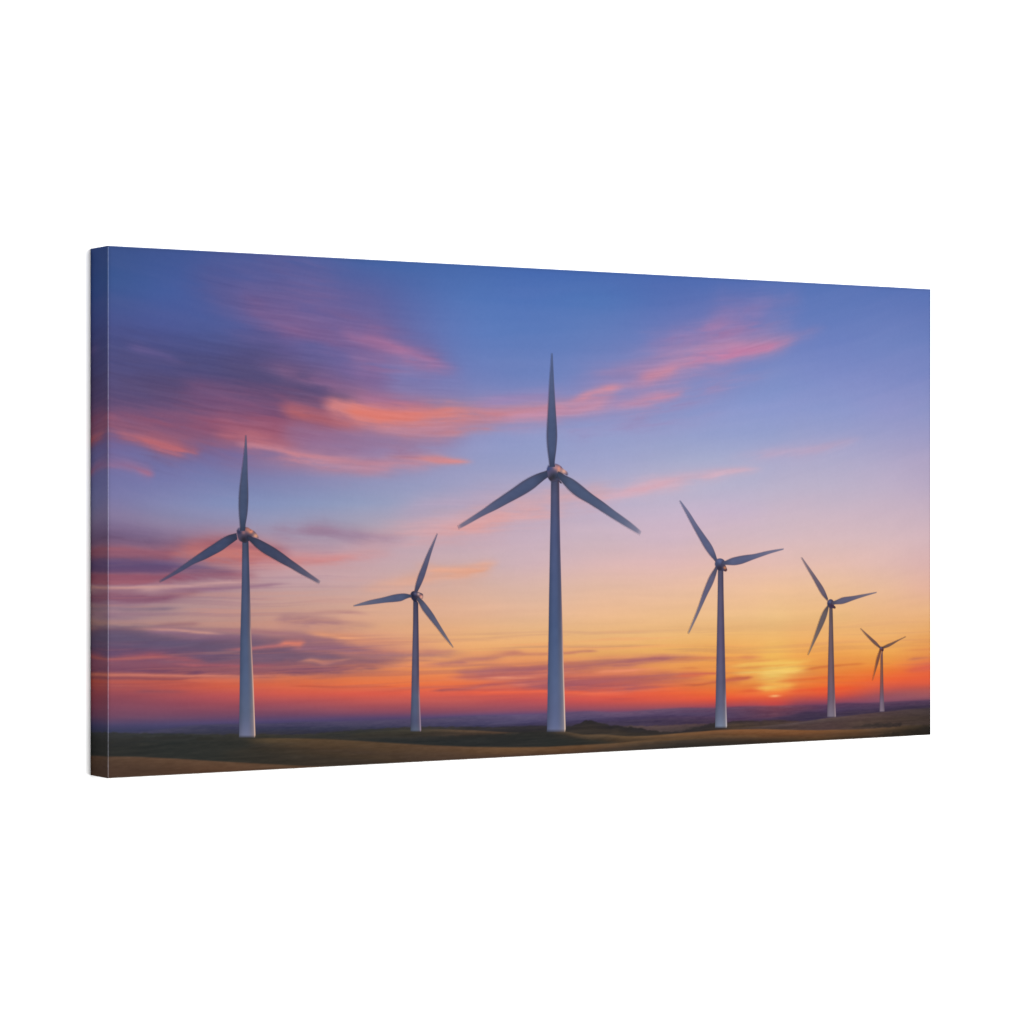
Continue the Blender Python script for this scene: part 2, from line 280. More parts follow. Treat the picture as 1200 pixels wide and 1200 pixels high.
def sky_colour(U, V):
    C = base_colour(U, V)
    # direction of the cloud streaks: falling on the left, rising on the right, level at the horizon
    A = 0.11 * (1 - smooth(0.35, 0.78, V))
    W = V + A * ((U - 0.42) * 2) ** 2 * 1.2
    wob = fbm(U * 6, W * 9, 3, 3) - 0.5
    W2 = W + wob * 0.03
    n1 = fbm(U * 9 + 3.1, W2 * 70, 11, 4, 0.55)
    n2 = fbm(U * 20 + 9.7, W2 * 190, 23, 3, 0.6)
    n3 = fbm(U * 5, W2 * 26, 31, 4, 0.5)
    low = smooth(0.5, 0.85, V)
    n4 = fbm(U * 34 + 2.2, W2 * 120 + 7.7, 53, 4, 0.6)
    n6 = fbm(U * 13 + 1.1, (W2 + (n4 - .5) * .02) * 24, 71, 4, 0.5)
    n5 = fbm(U * 7 + 5.5, (W2 + (n4 - .5) * .012) * 45, 67, 5, 0.6)
    # faint unevenness of the open sky
    C = C + ((n3 - 0.5) * 14)[..., None] * np.array([1.0, 0.35, 0.2]) * (0.5 + 0.5 * (1 - U))[..., None]
    C = C + ((n1 - 0.5) * 9 * (0.4 + low))[..., None] * np.array([1.0, 0.8, 0.5])
    for pts, col, streak, sharp in S:
        p = np.array(pts, float)
        pu = to_u(p[:, 0]); pv = to_v(p[:, 0], p[:, 1])
        hw = p[:, 2] * vscale(p[:, 0]) * np.interp(pv, [0.45, 0.8], [1.4, 1.15])
        p[:, 3] = np.minimum(p[:, 3] * 1.1, 1)
        if p[0, 0] < 125:
            pu = pu.copy(); pu[0] = -0.06
        m = (U > pu[0]) & (U < pu[-1])
        if not m.any():
            continue
        vmin = (pv - hw * 5).min(); vmax = (pv + hw * 5).max()
        m &= (V > vmin) & (V < vmax)
        if not m.any():
            continue
        u = U[m]; v = V[m]
        fi = np.interp(u, pu, np.arange(len(pu)))
        i0 = np.clip(fi.astype(int), 0, len(pu) - 2); t = fi - i0
        ts = t * t * (3 - 2 * t)
        # cubic centre line
        im = np.clip(i0 - 1, 0, None); ip = np.clip(i0 + 2, None, len(pu) - 1)
        a0, a1, a2, a3 = pv[im], pv[i0], pv[i0 + 1], pv[ip]
        c = 0.5 * (2 * a1 + (-a0 + a2) * t + (2 * a0 - 5 * a1 + 4 * a2 - a3) * t * t + (-a0 + 3 * a1 - 3 * a2 + a3) * t ** 3)
        h = hw[i0] * (1 - ts) + hw[i0 + 1] * ts
        al = p[i0, 3] * (1 - ts) + p[i0 + 1, 3] * ts
        c0 = c
        c = c + (n3[m] - 0.5) * h * 1.3 + (n6[m] - 0.5) * h * 1.2 * (1 - smooth(.45, .6, c)) + (n1[m] - 0.5) * h * 0.6 + (n4[m] - 0.5) * h * 1.1
        d = (v - c) / h
        d = np.where(d > 0, d * sharp, d)
        wide = np.interp(c, [0.5, 0.75], [0.30, 0.16])
        mask = np.exp(-(np.abs(d) ** 1.9) * 0.85) * (1 - wide * .5) + np.exp(-((v - c0) / (h * 2.1)) ** 2) * wide
        up = (1 - smooth(.45, .6, c)) 
        tex = (n1[m] * 0.25 + n2[m] * 0.12 + n4[m] * 0.23 + n5[m] * 0.4 - 0.5) * 6.4
        tex = tex * (1 - .62 * up) + (n6[m] - .5) * 4.2 * up
        a = al * mask * np.clip(1 + tex * streak, 0.15, 1.35)
        a = np.clip(a, 0, 1)[..., None]
        cc = np.array(col, float) + ((n2[m] - 0.5) * 14)[..., None]
        C[m] = C[m] * (1 - a) + cc * a
    # thin layered streaks low in the sky and in the bank on the left
    wv = (fbm(U * 5, V * 14, 101, 3) - .5) * .022
    s1 = fbm(U * 4.5 + 1.7, (V + wv) * 105, 107, 4, 0.55)
    s2 = fbm(U * 6.5 + 8.1, (V + wv * .8) * 150, 113, 4, 0.55)
    band = smooth(.72, .78, V) * (1 - smooth(0, 1, (V - .815 - .05 * smooth(.1, .5, U)) / .03)) * (1 - .6 * smooth(.55, .8, U))
    mid = smooth(.54, .60, V) * (1 - smooth(.70, .74, V)) * (1 - smooth(.12, .34, U)) * .8
    a = (np.clip((s1 - .54) * 7, 0, 1) * (band * .42 + mid * .38))[..., None]
    C = C * (1 - a) + (C * .62 + np.array([40, 24, 42.])) * a
    a = (np.clip((s2 - .56) * 8, 0, 1) * (band * .40 + mid * .30))[..., None]
    C = C * (1 - a) + (C * .55 + np.array([112, 66, 48.])) * a
    # printing inks are a little duller than a screen
    C = C * .97 + C.mean(-1, keepdims=True) * .03
    C = C - (smooth(.55, .9, U) * np.exp(-((V - .33) / .16) ** 2))[..., None] * np.array([6, 1, -2.])
    # the sun just above the far ridge
    su, sv = to_u(908.0), to_v(908.0, 815.4)
    d2 = ((U - su) / 0.0070) ** 2 + ((V - sv) / 0.0026) ** 2
    a = np.exp(-d2)[..., None] * 0.85
    C = C * (1 - a) + np.array([255, 190, 120.]) * a
    d2 = ((U - su) / 0.05) ** 2 + ((V - sv + 0.03) / 0.045) ** 2
    C = C + np.exp(-d2)[..., None] * np.array([2, 8, 6.])
    d2 = ((U - su) / 0.016) ** 2 + ((V - to_v(908.0, 827.)) / 0.014) ** 2
    a = np.exp(-d2)[..., None] * 0.55
    C = C * (1 - a) + np.array([196, 72, 70.]) * a
    g = fbm(U * 420, V * 210, 77, 2) - 0.5
    return C + g[..., None] * 2


# land: crest line, then colour stops along x: (x, crest colour, colour below, depth)
LAND = []


def land(crest, stops, soft=0.8, rough=0.0):
    LAND.append((crest, stops, soft, rough))


land([(90,858),(150,857.5),(195,854),(225,850),(262,848.5),(320,848),(350,846),(400,845.5),(450,843.5),(500,842),(530,840),(562,838.3),(600,838),(640,836.3),(665,834.5),(690,833),(715,834.5),(735,834),(770,831),(800,829.3),(840,829.5),(870,827.5),(895,827),(930,826.5),(965,826),(990,823.5),(1015,824),(1040,822.5),(1062,821.5),(1095,820)],
     [(100,(58,60,92),(52,54,82),6),(300,(64,62,98),(52,54,82),9),(500,(78,68,106),(62,60,96),9),(620,(92,76,120),(72,66,108),10),(750,(104,76,112),(74,62,104),10),(850,(98,64,98),(74,56,94),10),(908,(130,62,82),(98,54,80),10),(970,(92,56,92),(70,52,90),9),(1091,(80,56,88),(62,48,76),8)], 1.6)
land([(90,860),(200,859),(250,856),(330,852.5),(400,851),(500,850),(580,849),(640,846),(700,842),(740,839.5),(770,838),(800,839),(830,839),(860,842),(900,841),(925,838),(945,833.5),(975,835),(1000,832),(1030,832),(1060,828),(1095,827)],
     [(100,(44,46,64),(50,50,54),6),(300,(50,54,84),(44,46,62),8),(560,(58,56,92),(50,48,66),6),(740,(70,56,96),(60,50,80),8),(860,(76,50,84),(64,46,72),8),(950,(62,46,78),(58,46,76),6),(1091,(58,46,72),(60,48,64),6)], 1.6)
# grey-green valley floor
land([(90,860),(127,858.5),(160,858.8),(200,859.5),(250,861),(300,860),(350,861),(380,859),(407,856),(450,853.5),(480,851.5),(525,851.5),(575,852),(620,850.5),(660,850.5),(700,850),(760,850.5),(800,848.5),(838,847.5),(870,844.5),(910,843.8),(950,845),(990,846),(1040,846),(1095,846)],
     [(100,(56,56,58),(46,46,44),14),(200,(52,54,54),(44,46,44),12),(300,(54,52,46),(46,46,42),10),(420,(54,54,52),(46,46,46),8),(500,(58,54,52),(46,44,42),10),(600,(52,48,54),(44,42,42),8),(690,(50,46,48),(48,44,42),8),(760,(92,74,74),(78,64,64),8),(815,(84,66,68),(62,54,54),8),(860,(58,48,50),(78,62,50),8),(930,(70,54,54),(80,64,56),9),(1000,(74,58,60),(66,54,52),8),(1091,(70,58,58),(50,44,42),8)], 0.9, 0.8)
# slope on the right
land([(840,856),(900,850),(930,847),(945,845),(969,841.3),(993,838.8),(1020,835.6),(1044,833.4),(1067,831),(1095,828.6)],
     [(860,(70,56,50),(66,54,48),8),(935,(92,76,78),(76,60,58),4),(970,(92,76,72),(80,62,62),6),(1010,(88,68,68),(78,62,56),10),(1091,(72,60,62),(64,52,48),12)], 0.8)
# ridge with lit top behind the second turbine
land([(400,860),(430,858),(470,855.2),(520,854.5),(560,856),(600,858.4),(625,859.5)],
     [(400,(56,54,48),(48,46,42),4),(480,(66,62,52),(54,50,44),5),(545,(100,78,60),(66,54,46),4),(600,(88,68,54),(58,50,44),3),(625,(60,52,46),(48,46,44),3)], 0.9)
# dark fold in front of it
land([(300,867),(350,864.8),(400,864),(450,863.2),(500,862.6),(550,861.6),(590,859.6),(620,858),(645,857.5),(660,858),(690,865),(730,868),(770,870)],
     [(300,(52,48,42),(46,46,42),5),(450,(52,50,46),(40,42,42),5),(560,(46,44,42),(40,42,42),6),(650,(42,42,40),(42,42,40),8),(770,(48,44,40),(50,44,38),5)], 1.2, 0.5)
# dark wooded mound
land([(655,862),(664,853),(672,849.5),(680,846.8),(687,843.8),(692,844.6),(700,846),(712,849.3),(722,850),(738,852.2),(752,853.4),(765,856),(778,857.8),(800,856.5),(812,853),(824,850.5),(832,846.5),(838,845.6),(852,850),(860,856)],
     [(655,(50,46,46),(56,50,44),8),(690,(46,42,44),(54,48,44),10),(720,(46,42,44),(60,52,46),8),(770,(46,42,42),(52,46,42),5),(835,(50,44,48),(50,44,42),7),(860,(56,48,42),(60,50,44),5)], 0.8, 1.3)
# bright middle field with its lit crest
land([(640,858),(663,856.9),(672,859),(684,860.9),(706,860.3),(722,861.6),(733,862.7),(760,862.2),(786,860),(800,858.7),(820,857.3),(839,855.4),(860,854.7),(893,854.2),(920,855.0),(960,855.6),(973,855),(1000,854.8),(1020,854),(1047,851.3),(1062,850),(1095,850)],
     [(640,(70,58,46),(44,44,42),3),(690,(94,76,58),(52,46,40),8),(735,(100,78,56),(70,54,40),6),(790,(116,84,56),(66,52,42),9),(840,(128,88,58),(78,56,40),9),(890,(134,88,54),(96,64,42),9),(940,(128,84,52),(88,60,42),9),(1000,(112,78,50),(78,56,42),7),(1040,(94,72,54),(66,52,40),6),(1091,(56,48,40),(40,34,28),6)], 0.7)
# dark shadow of the fold in front of the third turbine
land([(600,868),(640,864),(680,866),(705,867.5),(722,870),(740,871)],
     [(600,(42,42,42),(42,42,42),5),(650,(42,44,42),(42,44,42),6),(700,(50,48,42),(46,44,40),4),(740,(68,54,42),(60,50,40),3)], 2.0)
# foreground field, centre
land([(280,866),(296,865.4),(312,864.8),(350,865.2),(387,866.2),(420,868),(450,870),(500,873),(550,875),(600,875.6),(640,875.2),(680,873),(720,871),(760,867),(800,863.6),(830,861.8),(870,861),(900,862)],
     [(280,(56,52,44),(48,46,42),8),(315,(88,72,52),(54,48,42),12),(370,(86,67,48),(62,50,42),18),(450,(86,66,48),(64,51,42),22),(520,(94,70,52),(72,55,44),18),(600,(110,80,54),(76,56,44),12),(660,(104,74,50),(78,56,42),10),(740,(102,78,56),(56,48,44),8),(800,(96,72,50),(52,46,42),8),(900,(110,76,50),(66,50,40),8)], 1.0)
land([(690,882),(740,876),(790,870),(840,866.5),(880,865),(920,863.5),(960,862.5),(1000,860),(1030,858.5)],
     [(690,(74,60,46),(60,48,40),6),(800,(60,52,46),(46,42,38),5),(880,(70,54,42),(50,42,36),5),(960,(100,70,46),(70,52,36),5),(1030,(80,58,42),(56,44,34),4)], 2.2)
land([(250,881),(300,876),(360,878),(420,884),(480,890)],
     [(250,(46,46,42),(46,46,42),5),(360,(66,54,42),(58,50,42),10),(480,(74,58,44),(62,50,42),8)], 3.5)
# foreground field, left
land([(60,886.2),(127,886.4),(160,886.8),(185,888),(210,889.2),(250,891.8),(300,894.6),(350,897.2),(400,900)],
     [(90,(84,66,54),(76,56,46),16),(170,(94,70,54),(76,56,44),14),(260,(100,74,56),(88,62,46),10),(350,(92,68,50),(80,58,44),8)], 0.9)

BUSH = [  # soft dark scrub: x, y, half width, half height, colour
 (1006,851.8,8,1.5,(60,50,48)),(1018,850.4,10,3.0,(50,44,42)),(1030,849.8,10,3.2,(46,41,40)),(1041,849.6,8,3.0,(48,42,41)),(1050,849,5,2.4,(46,40,40)),(1055,848.6,2.6,2.6,(44,38,38)),
 (1038,861,9,3.4,(44,37,30)),(1050,861,9,4.2,(38,32,27)),(1063,858,8,4.2,(44,38,32)),(1075,859.5,12,5.2,(34,30,27)),(1085,854.5,9,5.6,(42,37,33)),(1092,858,8,8,(33,29,27)),
 (200,864.5,14,3,(46,46,44)),(218,863.8,10,2.4,(44,44,42)),(183,865.5,11,2.4,(47,47,45)),(240,865.6,13,2.6,(44,44,40)),(158,866,16,3,(47,47,45)),(264,866.6,11,2.2,(46,46,42)),
 (112,866,12,4.5,(36,36,36)),(140,872,22,3.2,(43,44,44)),
 (603,859.2,7,1.6,(58,54,50)),(595,860,5,1.4,(56,52,46)),
 (745,856.5,12,2.6,(48,44,45)),(765,858.2,9,2,(46,42,41)),(780,858,7,1.6,(50,44,43)),(815,853.5,8,2.6,(52,48,48)),
]


def land_colour(U, V, C):
    """lay the land over the sky colours C; also return the coverage of land"""
    cover = np.zeros(U.shape)
    g1 = fbm(U * 30, V * 320, 41, 3)
    g2 = fbm(U * 110, V * 460, 47, 3, .65)
    for crest, stops, soft, rough in LAND:
        p = np.array(crest, float)
        pu = to_u(p[:, 0]); pv = to_v(p[:, 0], p[:, 1])
        if p[0, 0] < 126:
            pu[0] = -0.06; pv[0] = pv[1]
        if p[-1, 0] > 1090:
            pu[-1] = 1.06; pv[-1] = to_v(1091., p[-1, 1])
        m = (U >= pu[0]) & (U <= pu[-1]) & (V > pv.min() - 0.02)
        if not m.any():
            continue
        u = U[m]; v = V[m]
        cv = np.interp(u, pu, pv)
        cv = (np.interp(u - 0.006, pu, pv) + cv * 2 + np.interp(u + 0.006, pu, pv)) / 4
        px = 0.00185
        if rough:
            cv = cv + (fbm(u * 160, u * 0, 61, 3) - 0.5) * px * 2.4 * rough
        d = (v - cv) / px
        sx = np.array([s[0] for s in stops], float); su = to_u(sx)
        c1 = np.stack([np.interp(u, su, [s[1][k] for s in stops]) for k in range(3)], -1)
        c2 = np.stack([np.interp(u, su, [s[2][k] for s in stops]) for k in range(3)], -1)
        dp = np.interp(u, su, [s[3] for s in stops])
        t = smooth(0, 1, d / dp + (g1[m] - 0.5) * 0.5)[..., None]
        cc = c1 * (1 - t) + c2 * t
        if soft == 1.6:                 # hazy ridges
            cc = cc * .82 + cc.mean(-1, keepdims=True) * .18 + np.array([4, 2, 0.])
        cc = cc + ((g1[m] - 0.5) * 20 + (g2[m] - 0.5) * 16)[..., None] * np.array([1, .85, .7]) * np.clip(cc.mean(-1, keepdims=True) / 70, .3, 1)
        # taper away at open ends
        ends = np.ones(u.shape)
        if p[0, 0] > 126:
            ends = ends * smooth(pu[0], pu[0] + 0.02, u)
        if p[-1, 0] < 1090:
            ends = ends * (1 - smooth(pu[-1] - 0.02, pu[-1], u))
        a = smooth(-soft, soft, d) * ends
        C[m] = C[m] * (1 - a[..., None]) + cc * a[..., None]
        cover[m] = np.maximum(cover[m], a)
    for x, y, hx, hy, col in BUSH:
        uc = to_u(float(x)) if x > 127 else (x - 127) / 1290.0 + 0.0
        vc = to_v(float(x), y); hu = abs(to_u(x + hx) - to_u(float(x))); hv = hy * vscale(x)
        m = (abs(U - uc) < hu * 1.8) & (abs(V - vc) < hv * 1.8)
        if not m.any():
            continue
        u = U[m]; v = V[m]
        r = np.sqrt(((u - uc) / hu) ** 2 + ((v - vc) / hv) ** 2)
        r = r + (fbm(u * 260, v * 230, 83, 3) - 0.5) * 0.9
        a = (1 - smooth(0.45, 1.15, r))[..., None] * (0.7 if x < 900 or y > 853 else 0.62)
        C[m] = C[m] * (1 - a) + np.array(col, float) * a
    return C, cover


def art(U, V):
    """sRGB 0..255 colours and land coverage"""
    C = sky_colour(U, V)
    C, cov = land_colour(U, V, C)
    return np.clip(C, 0, 255), cov


# --- the six printed turbines (measured outlines, tip to root) -------------------
TURBINES = [
 dict(label='tall printed turbine on the left with one blade straight up, before red clouds',
  tower=[(634,283.8,291.2),(680,283.3,292.5),(740,281.7,294.3),(800,280.8,297.0),(864.6,280,299.4)],
  tcol=[(634,(54,60,86)),(660,(56,66,100)),(740,(56,70,104)),(800,(62,78,112)),(835,(72,84,114)),(852,(88,95,127)),(864,(104,107,137))],
  edge=[(634,(54,52,74),0),(690,(110,92,104),.3),(740,(216,160,144),.75),(800,(240,184,158),.9),(864,(240,200,176),.9)],
  blades=[
   ([(287.6,509.6),(285.6,532),(282.3,557),(280.2,575),(279.5,590),(280,603),(281.2,617),(281.7,622)],
    [(288.6,509.6),(289.7,532),(290.3,557),(290.9,575),(290.9,588),(289.8,602),(287.6,615),(286.5,622)]),
   ([(186.3,680.5),(198,673),(206,668),(222,656.4),(240,643.8),(250,637.2),(259,631.2),(267,627.2),(277,624.6)],
    [(187.5,682.8),(198,677.6),(212.7,669.5),(226,661.6),(240,655.6),(250,650.6),(260,645.3),(268,639.4),(278,632)]),
   ([(375.6,680.6),(362,671),(350,662),(340,655),(330,647.4),(320,640.6),(308,634),(300,630.4),(290,627.8)],
    [(374,684.6),(364,679),(350,671.6),(340,665.6),(328,659.4),(317,653.2),(308,648),(300,641.6),(290.5,632)])],
  bcol=[(56,70,104),(52,62,96),(50,58,88)], soft=[0,.45,.6],
  hub=(286.5,626.2, [(277,622),(278.6,619),(282,617.2),(286,617.4),(290,617.6),(294,620),(298.5,622.6),(302.6,627.6),(303,631),(298,632),(292,634),(288,636),(283,635.2),(280,633),(278,628.5)],
       (80,74,98), [((280.6,623),2.6,(42,46,76)),((282,619.4),2.6,(110,108,142)),((290,620.5),3,(176,114,104)),((294,622.6),2.8,(236,146,112)),((299.5,628),3,(232,164,132)),((285.5,624),2.2,(150,106,112)),((286,632.5),4.4,(44,40,50)),((291,630.6),3.6,(44,46,66)),((293.6,621.4),.7,(120,84,92))])),
 dict(label='smaller printed turbine with a blade leaning right, between the left one and the tallest',
  tower=[(704,484.2,490.0),(730,484.0,490.4),(760,483.2,490.8),(800,482.2,491.2),(857.6,481.0,493.6)],
  tcol=[(704,(50,50,76)),(740,(66,64,94)),(800,(70,68,96)),(820,(62,74,104)),(845,(64,70,102)),(857,(80,90,112))],
  edge=[(704,(66,52,72),.3),(790,(88,62,82),.4),(815,(190,130,136),.8),(857,(170,150,172),.9)],
  blades=[
   ([(512.2,624.8),(506.5,636.3),(500.7,648.3),(494.8,662.6),(490.3,673.5),(487.4,683),(486,690),(485.6,694)],
    [(513,625.2),(509,637.2),(504.6,650.8),(501,663.8),(497.8,674.4),(495.2,681.2),(492.5,687),(489.4,693)]),
   ([(414.2,709.2),(431.8,703.6),(448.2,700),(461,696.7),(470.2,695.4),(476,695.6),(482,697.2)],
    [(414.4,710.6),(434.2,708.4),(451.7,706.2),(462,705.4),(470,704.3),(475.5,701.8),(482,699.4)]),
   ([(531.7,758.6),(524,746.2),(514.7,731),(507.7,719.4),(500.9,710),(494.8,702.9),(490,699.4)],
    [(530.8,759),(520.5,747.2),(512.3,736.5),(501.8,723.6),(494.8,714.4),(490.8,707),(487.6,702.6)])],
  bcol=[(70,72,104),(66,76,110),(72,76,104)], soft=[.1,.15,.2],
  hub=(486.4,698.4, [(480.6,696.8),(482,693.6),(485,692.2),(489,693),(492.6,694.4),(495.6,696),(496,699.5),(494.4,702.6),(491,704.6),(487,705.4),(483.6,703.6),(481.4,700.4)],
       (50,48,70), [((483.6,698),3,(34,36,58)),((486.6,695.6),1.8,(86,88,120)),((490.4,696),1.8,(196,160,152)),((493.6,699.4),2.4,(240,172,150)),((492.6,697.6),.9,(176,110,104)),((489,701),2,(66,56,66)),((486,703),2.4,(36,40,62))])),
 dict(label='tallest printed turbine in the middle with one blade straight up',
  tower=[(563,645.6,655.4),(600,645.2,655.8),(640,644.4,656.6),(700,643.3,658.2),(740,642.7,659.4),(800,641.6,661.2),(858.2,640.8,663)],
  tcol=[(563,(52,56,84)),(580,(60,64,98)),(620,(58,68,108)),(740,(54,72,112)),(800,(64,80,118)),(830,(72,84,122)),(850,(84,94,132)),(858,(98,104,140))],
  edge=[(563,(96,70,86),.6),(620,(92,76,104),.5),(680,(122,106,122),.5),(720,(170,132,130),.6),(780,(238,192,166),.85),(858,(244,212,190),.95)],
  blades=[
   ([(646.1,413.4),(644.9,430),(643.5,450),(641.9,480),(640.7,500),(640.3,512),(641.2,525),(643.3,541),(643.8,547)],
    [(647.5,413.4),(648.3,430),(649.3,450),(651.2,480),(652.6,500),(653,512),(652,525),(650.2,539),(649.8,547)]),
   ([(535.8,616),(545,610),(565,597),(575,589.7),(589,580),(601,571.6),(611,564.3),(620,559),(629,555),(641,551.2)],
    [(537.6,620.2),(549,614.2),(565,605.2),(581,597.4),(595,590),(607,583.8),(617,578.3),(626,572.3),(633,566.2),(642,558.6)]),
   ([(751.8,622.4),(740,612.4),(728,603.6),(719,597.2),(706,587.3),(693,578),(680,567.2),(671,560.8),(662,556.6),(654,552.6)],
    [(749.8,627),(735,618.4),(720,609.2),(706,600.2),(690,590.2),(677,583),(668,576),(661,568.2),(653,558.4)])],
  bcol=[(60,74,112),(60,72,108),(62,76,110)], soft=[.05,.55,.75],
  hub=(649.5,554.6, [(640.4,550),(641.6,546),(644.6,543),(648.4,542.4),(653,543.4),(657,545.6),(660.6,549.4),(665,552.8),(665.6,556.8),(661,559.6),(659.4,566),(656.6,566.4),(654,563),(649,564.6),(644.6,563.6),(641.6,559.6),(640.2,554.6)],
       (88,82,112), [((645,547),3.4,(70,80,122)),((642,549.6),2,(58,72,118)),((648.4,543.8),2,(126,126,166)),((651,547.6),3,(176,134,140)),((655,548.6),2.8,(218,146,134)),((660.5,552.4),3.4,(238,178,158)),((657.4,547.2),.9,(84,70,100)),((654.8,551.8),2,(232,158,132)),((648.6,558.6),4.6,(48,50,62)),((655.6,557.6),4,(46,62,86)),((645,561),2.6,(50,46,56)),((656.6,565.6),1.6,(64,52,54))])),
 dict(label='printed turbine right of the tallest, one blade pointing up left',
  tower=[(665,841.4,847.6),(695,841.0,848.0),(750,840,849.2),(800,839.0,850.4),(853.2,838.0,852.0)],
  tcol=[(665,(62,60,86)),(700,(74,68,96)),(760,(76,66,98)),(800,(76,72,100)),(825,(76,78,106)),(840,(90,98,124)),(853,(108,118,142))],
  edge=[(665,(78,60,82),.4),(740,(86,66,90),.4),(800,(92,84,108),.4),(820,(190,160,164),.7),(853,(210,200,202),.9)],
  blades=[
   ([(797.2,586),(807.2,599.3),(816.5,613.8),(825.8,627),(833.6,638.2),(837.5,646.5),(840.2,655)],
    [(795.9,586.6),(802.5,599.5),(810.7,615.2),(818.8,630),(826,642.6),(832.8,651.8),(838.8,658)]),
   ([(918.6,642.3),(901.7,644.9),(884.2,648.8),(875,650),(866.7,651.3),(857.3,653.6),(851,656.6),(846,659)],
    [(918.4,643.9),(901.7,648.8),(884.2,655),(874,659),(868,661),(860.8,662.2),(852.7,661.9),(846,661.4)]),
   ([(805.6,742),(812.5,725),(818.3,710),(823.3,695),(828.3,682),(831.7,674.6),(835.8,668),(839,663.6)],
    [(807.3,742.8),(815.8,725.2),(822.7,710),(829.2,696),(834.8,685),(838.2,676),(840.6,667)])],
  bcol=[(78,84,120),(76,82,118),(84,82,112)], soft=[.1,.1,.35],
  hub=(843.4,660.8, [(837.4,661),(838.2,657),(840.6,654.6),(843.8,653.9),(847,654.8),(849.4,657.2),(849.8,661),(851,663.8),(852.4,667.6),(850.8,669.8),(848,669.2),(845.6,668.4),(841.6,668.2),(838.8,665.4)],
       (66,66,94), [((843,657.6),3.6,(92,102,140)),((840,661),2.4,(66,76,106)),((843,666),3.6,(50,46,62)),((847.6,660.4),2,(62,54,78)),((849.6,665.2),1.9,(196,124,84)),((850.4,668.4),1.3,(92,40,36))])),
 dict(label='printed turbine second from the right, one blade pointing up left',
  tower=[(711,971.8,975.7),(730,971.5,976.2),(770,970.5,977.2),(800,970,978),(840.6,969.3,979.7)],
  tcol=[(711,(74,62,72)),(740,(92,72,80)),(790,(98,72,82)),(820,(92,76,94)),(840,(116,106,124))],
  edge=[(711,(90,68,66),.3),(800,(100,76,80),.3),(822,(170,130,140),.6),(840,(178,158,164),.8)],
  blades=[
   ([(939.8,652.6),(948.3,664.4),(957.5,677.5),(963.9,686.9),(967.4,693.8),(970.3,701.5)],
    [(938.6,653),(944.8,664.8),(952.2,677.5),(957.8,688),(963.2,697.1),(969.5,704)]),
   ([(1027.6,693.3),(1012.5,695.9),(999.7,698.1),(988,699.6),(982.3,701.9),(974.5,705.4)],
    [(1027.2,694.6),(1012.5,699.0),(1001.5,702.6),(990.5,706.7),(984.6,707.9),(974.5,708)]),
   ([(946.2,767.4),(950.3,756),(955,742),(959,730),(962.3,720.9),(965.7,714.2),(970,709.2)],
    [(947.4,767.8),(953,756),(959.5,742.7),(964.7,732),(968.2,723.3),(970,716.7),(971,710.5)])],
  bcol=[(92,80,98),(84,80,106),(92,80,84)], soft=[.15,.1,.3],
  hub=(973.2,707, [(969,707),(969.6,704),(971.4,702.2),(973.8,701.7),(976,702.8),(977.4,705.4),(977.2,708.6),(979.4,711.2),(978.6,713.2),(976.2,712.8),(972.4,712.4),(969.9,710.6)],
       (66,60,84), [((972.2,705),2,(88,92,124)),((970.8,708),1.6,(50,56,82)),((974.6,709.6),2.2,(64,46,68)),((978,711.8),1.4,(84,50,42))])),
 dict(label='smallest printed turbine, near the right edge of the print',
  tower=[(760,1031.8,1034.4),(780,1031.7,1034.8),(800,1031.4,1035.2),(815,1031.1,1035.6),(834,1030.7,1036.6)],
  tcol=[(760,(92,62,80)),(780,(120,70,50)),(800,(116,62,60)),(818,(92,74,98)),(834,(124,106,122))],
  edge=[(760,(96,62,70),.3),(834,(130,112,124),.3)],
  blades=[
   ([(1008.7,735.7),(1015.8,742.1),(1023.2,748.7),(1027.2,752.3),(1032,758)],
    [(1007.9,736.3),(1014.1,743.9),(1020.5,750.8),(1025.1,755.4),(1030.5,759.2)]),
   ([(1061.7,745.2),(1052.5,749.3),(1044.3,752.9),(1039.7,754.7),(1033.5,758)],
    [(1061.6,746.4),(1053.7,750.4),(1046.7,754.8),(1040.8,758.1),(1034,760.2)]),
   ([(1022.1,797.4),(1023.9,788.3),(1025.7,779),(1027,772),(1029.2,765.2),(1031,760.8)],
    [(1022.9,797.4),(1025.6,788.3),(1027.9,780.8),(1030.2,773.2),(1031.8,767),(1033,761)])],
  bcol=[(104,72,66),(108,74,62),(118,66,50)], soft=[.2,.2,.4],
  hub=(1032.8,760, [(1030.4,759.6),(1031,757.8),(1032.8,757.2),(1034.6,757.8),(1035.8,760),(1035.4,762.6),(1033.6,763.6),(1031.4,763),(1030.4,761.6)],
       (84,62,82), [((1032.4,759),1.2,(100,88,112)),((1034.2,761.8),1.4,(76,42,50))])),
]


def resample(pts, n):
    p = np.array(pts, float)
    s = np.concatenate([[0], np.cumsum(np.hypot(*np.diff(p, axis=0).T))])
    t = np.linspace(0, s[-1], n)
    i = np.clip(np.searchsorted(s, t, side='right') - 1, 0, len(p) - 2)
    f = ((t - s[i]) / (s[i + 1] - s[i]))[:, None]
    pm = p[np.clip(i - 1, 0, None)]; p0 = p[i]; p1 = p[i + 1]; p2 = p[np.clip(i + 2, None, len(p) - 1)]
    return 0.5 * (2 * p0 + (-pm + p1) * f + (2 * pm - 5 * p0 + 4 * p1 - p2) * f * f + (-pm + 3 * p0 - 3 * p1 + p2) * f ** 3)


